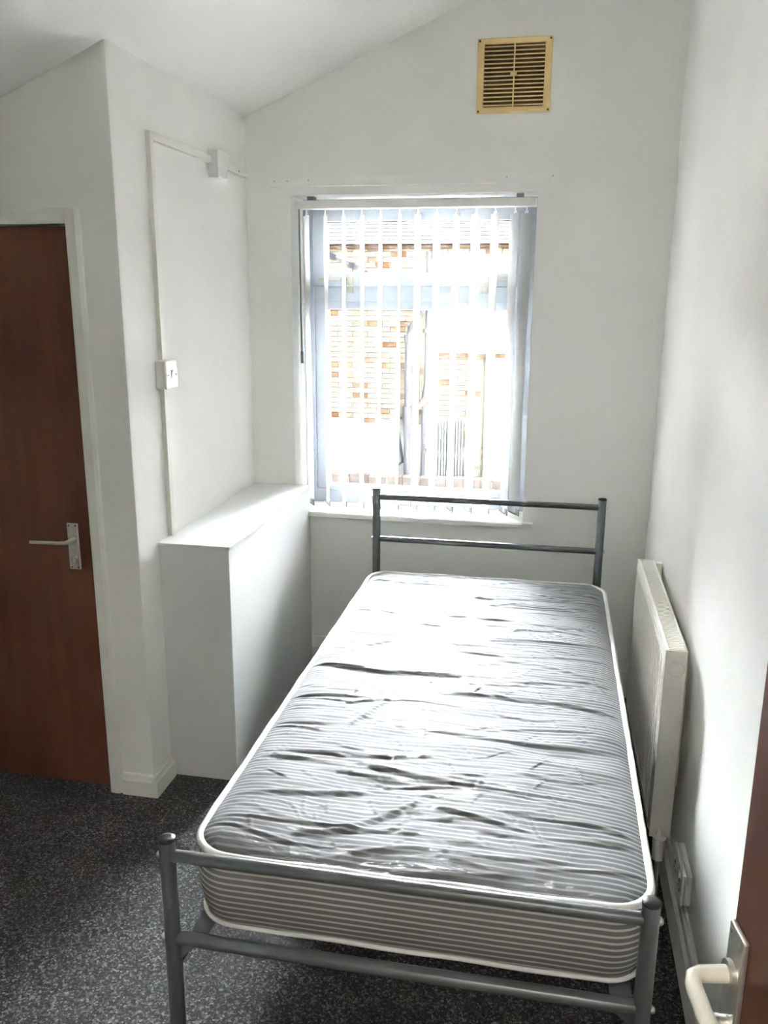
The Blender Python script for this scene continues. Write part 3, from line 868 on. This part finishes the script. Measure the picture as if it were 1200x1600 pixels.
def rank(c):
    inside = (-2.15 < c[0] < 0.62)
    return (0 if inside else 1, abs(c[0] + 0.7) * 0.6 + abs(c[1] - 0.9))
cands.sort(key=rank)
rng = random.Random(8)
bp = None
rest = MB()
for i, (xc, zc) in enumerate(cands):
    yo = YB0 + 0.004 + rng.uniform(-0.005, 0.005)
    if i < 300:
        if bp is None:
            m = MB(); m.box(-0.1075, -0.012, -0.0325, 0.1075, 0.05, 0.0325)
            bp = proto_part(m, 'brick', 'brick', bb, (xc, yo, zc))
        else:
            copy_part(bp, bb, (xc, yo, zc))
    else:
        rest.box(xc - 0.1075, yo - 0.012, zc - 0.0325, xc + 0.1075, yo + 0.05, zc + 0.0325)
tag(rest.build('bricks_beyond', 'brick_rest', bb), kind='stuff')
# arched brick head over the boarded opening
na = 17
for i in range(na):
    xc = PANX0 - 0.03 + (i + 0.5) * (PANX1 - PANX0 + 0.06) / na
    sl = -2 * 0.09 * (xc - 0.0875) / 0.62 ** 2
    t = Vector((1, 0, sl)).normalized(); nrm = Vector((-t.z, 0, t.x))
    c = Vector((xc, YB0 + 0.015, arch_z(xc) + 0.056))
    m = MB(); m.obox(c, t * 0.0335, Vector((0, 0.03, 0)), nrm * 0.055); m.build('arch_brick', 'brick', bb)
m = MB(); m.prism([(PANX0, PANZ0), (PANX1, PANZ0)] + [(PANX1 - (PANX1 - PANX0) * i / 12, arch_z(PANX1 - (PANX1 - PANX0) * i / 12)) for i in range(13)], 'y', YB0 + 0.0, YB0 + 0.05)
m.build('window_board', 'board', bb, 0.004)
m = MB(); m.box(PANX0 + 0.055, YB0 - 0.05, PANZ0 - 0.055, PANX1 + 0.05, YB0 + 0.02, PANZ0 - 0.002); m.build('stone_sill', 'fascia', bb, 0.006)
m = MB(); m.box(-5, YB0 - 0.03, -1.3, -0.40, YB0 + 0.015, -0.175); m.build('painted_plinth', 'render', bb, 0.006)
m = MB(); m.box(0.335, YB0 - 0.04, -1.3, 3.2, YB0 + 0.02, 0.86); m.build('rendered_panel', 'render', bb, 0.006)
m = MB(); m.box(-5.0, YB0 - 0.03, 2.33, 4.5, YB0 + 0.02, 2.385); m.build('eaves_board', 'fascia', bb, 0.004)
# lead flashing of a former lean-to roof
a, c = Vector((-2.55, 0, 2.50 - 0.0)), Vector((-1.36, 0, 1.985))
t = (c - a).normalized(); nrm = Vector((-t.z, 0, t.x))
for i in range(9):
    p = a + (c - a) * ((i + 0.5) / 9)
    if p.z < 2.33:
        m = MB(); m.obox((p.x, YB0 - 0.013, p.z), t * 0.075, Vector((0, 0.006, 0)), nrm * (0.03 + 0.012 * math.sin(i * 2.1))); m.build('lead_flashing', 'lead', bb)
# slate roof
RS = math.radians(33)
sd = Vector((0, math.cos(RS), math.sin(RS))); sn = Vector((0, -math.sin(RS), math.cos(RS)))
e0 = Vector((0, YB0 - 0.10, 2.385))
m = MB(); m.obox(e0 + sd * 1.6 + Vector((-0.25, 0, 0)) - sn * 0.03, (4.75, 0, 0), sd * 1.6, sn * 0.02); m.build('roof_deck', 'fascia', bb)
sp_ = None
restm = MB()
for k in range(16):
    for i in range(36):
        xc = -4.9 + i * 0.262 + (0.131 if k % 2 else 0)
        c = e0 + Vector((xc, 0, 0)) + sd * (0.11 * k + 0.10) + sn * (0.012)
        tilt = sn * 0.006
        if k < 9 and -2.7 < xc < 1.4:
            if sp_ is None:
                m = MB(); m.obox((0, 0, 0), (0.128, 0, 0), sd * 0.11 - sn * 0.008, sn * 0.004)
                sp_ = proto_part(m, 'slate', 'slate', bb, c)
            else:
                copy_part(sp_, bb, c)
        else:
            restm.obox(c, (0.128, 0, 0), sd * 0.11 - sn * 0.008, sn * 0.004)
tag(restm.build('slates_beyond', 'slate_rest', bb), kind='stuff')

# unseen tall wall added behind the bedroom to keep sky off the outbuilding
hs = MB()
hs.box(-9, -5.6, -1.4, 9, -5.3, 11.0); hs.box(-9, -5.29, 3.6, 9, -3.7, 3.7)
struct(hs.build('wall_sky_block_rear', 'brick_rest'), 'unseen tall brick wall added behind the bedroom to block sky light', 'sky blocker')

nw = MB()
nw.box(-6.5, 0.9, -1.4, -3.0, 8.6, 9.0)  # unseen block added to cut sky light reaching the right wall
struct(nw.build('wall_sky_block_left', 'brick_rest'), 'unseen brick block added left of the yard to block sky light', 'sky blocker')

# downpipes
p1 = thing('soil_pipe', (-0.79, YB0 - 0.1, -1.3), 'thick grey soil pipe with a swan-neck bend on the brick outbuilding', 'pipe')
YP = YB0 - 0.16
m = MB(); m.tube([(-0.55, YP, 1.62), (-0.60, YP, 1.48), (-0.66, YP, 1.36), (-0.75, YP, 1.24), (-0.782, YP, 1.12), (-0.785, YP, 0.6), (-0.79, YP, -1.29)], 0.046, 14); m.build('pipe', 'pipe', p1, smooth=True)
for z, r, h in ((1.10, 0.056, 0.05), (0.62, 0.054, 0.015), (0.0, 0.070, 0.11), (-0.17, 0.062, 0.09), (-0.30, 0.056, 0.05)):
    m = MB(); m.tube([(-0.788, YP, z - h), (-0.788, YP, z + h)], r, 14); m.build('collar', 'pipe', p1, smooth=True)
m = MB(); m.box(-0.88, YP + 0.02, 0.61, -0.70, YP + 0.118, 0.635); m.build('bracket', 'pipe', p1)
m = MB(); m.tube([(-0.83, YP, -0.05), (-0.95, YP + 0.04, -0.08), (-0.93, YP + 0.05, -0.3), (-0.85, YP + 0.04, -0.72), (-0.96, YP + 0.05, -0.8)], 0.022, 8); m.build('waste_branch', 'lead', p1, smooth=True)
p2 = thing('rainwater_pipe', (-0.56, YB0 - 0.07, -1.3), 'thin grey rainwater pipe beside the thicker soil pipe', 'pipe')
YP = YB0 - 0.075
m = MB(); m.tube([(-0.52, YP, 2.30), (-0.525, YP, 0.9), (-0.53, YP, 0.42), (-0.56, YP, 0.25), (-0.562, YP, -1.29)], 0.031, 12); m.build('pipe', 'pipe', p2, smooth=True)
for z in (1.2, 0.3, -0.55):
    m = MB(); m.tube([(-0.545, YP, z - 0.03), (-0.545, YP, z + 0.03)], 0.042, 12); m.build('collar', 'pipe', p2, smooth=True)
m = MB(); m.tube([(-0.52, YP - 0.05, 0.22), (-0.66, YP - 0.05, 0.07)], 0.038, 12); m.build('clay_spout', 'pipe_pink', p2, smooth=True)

# white slatted gate
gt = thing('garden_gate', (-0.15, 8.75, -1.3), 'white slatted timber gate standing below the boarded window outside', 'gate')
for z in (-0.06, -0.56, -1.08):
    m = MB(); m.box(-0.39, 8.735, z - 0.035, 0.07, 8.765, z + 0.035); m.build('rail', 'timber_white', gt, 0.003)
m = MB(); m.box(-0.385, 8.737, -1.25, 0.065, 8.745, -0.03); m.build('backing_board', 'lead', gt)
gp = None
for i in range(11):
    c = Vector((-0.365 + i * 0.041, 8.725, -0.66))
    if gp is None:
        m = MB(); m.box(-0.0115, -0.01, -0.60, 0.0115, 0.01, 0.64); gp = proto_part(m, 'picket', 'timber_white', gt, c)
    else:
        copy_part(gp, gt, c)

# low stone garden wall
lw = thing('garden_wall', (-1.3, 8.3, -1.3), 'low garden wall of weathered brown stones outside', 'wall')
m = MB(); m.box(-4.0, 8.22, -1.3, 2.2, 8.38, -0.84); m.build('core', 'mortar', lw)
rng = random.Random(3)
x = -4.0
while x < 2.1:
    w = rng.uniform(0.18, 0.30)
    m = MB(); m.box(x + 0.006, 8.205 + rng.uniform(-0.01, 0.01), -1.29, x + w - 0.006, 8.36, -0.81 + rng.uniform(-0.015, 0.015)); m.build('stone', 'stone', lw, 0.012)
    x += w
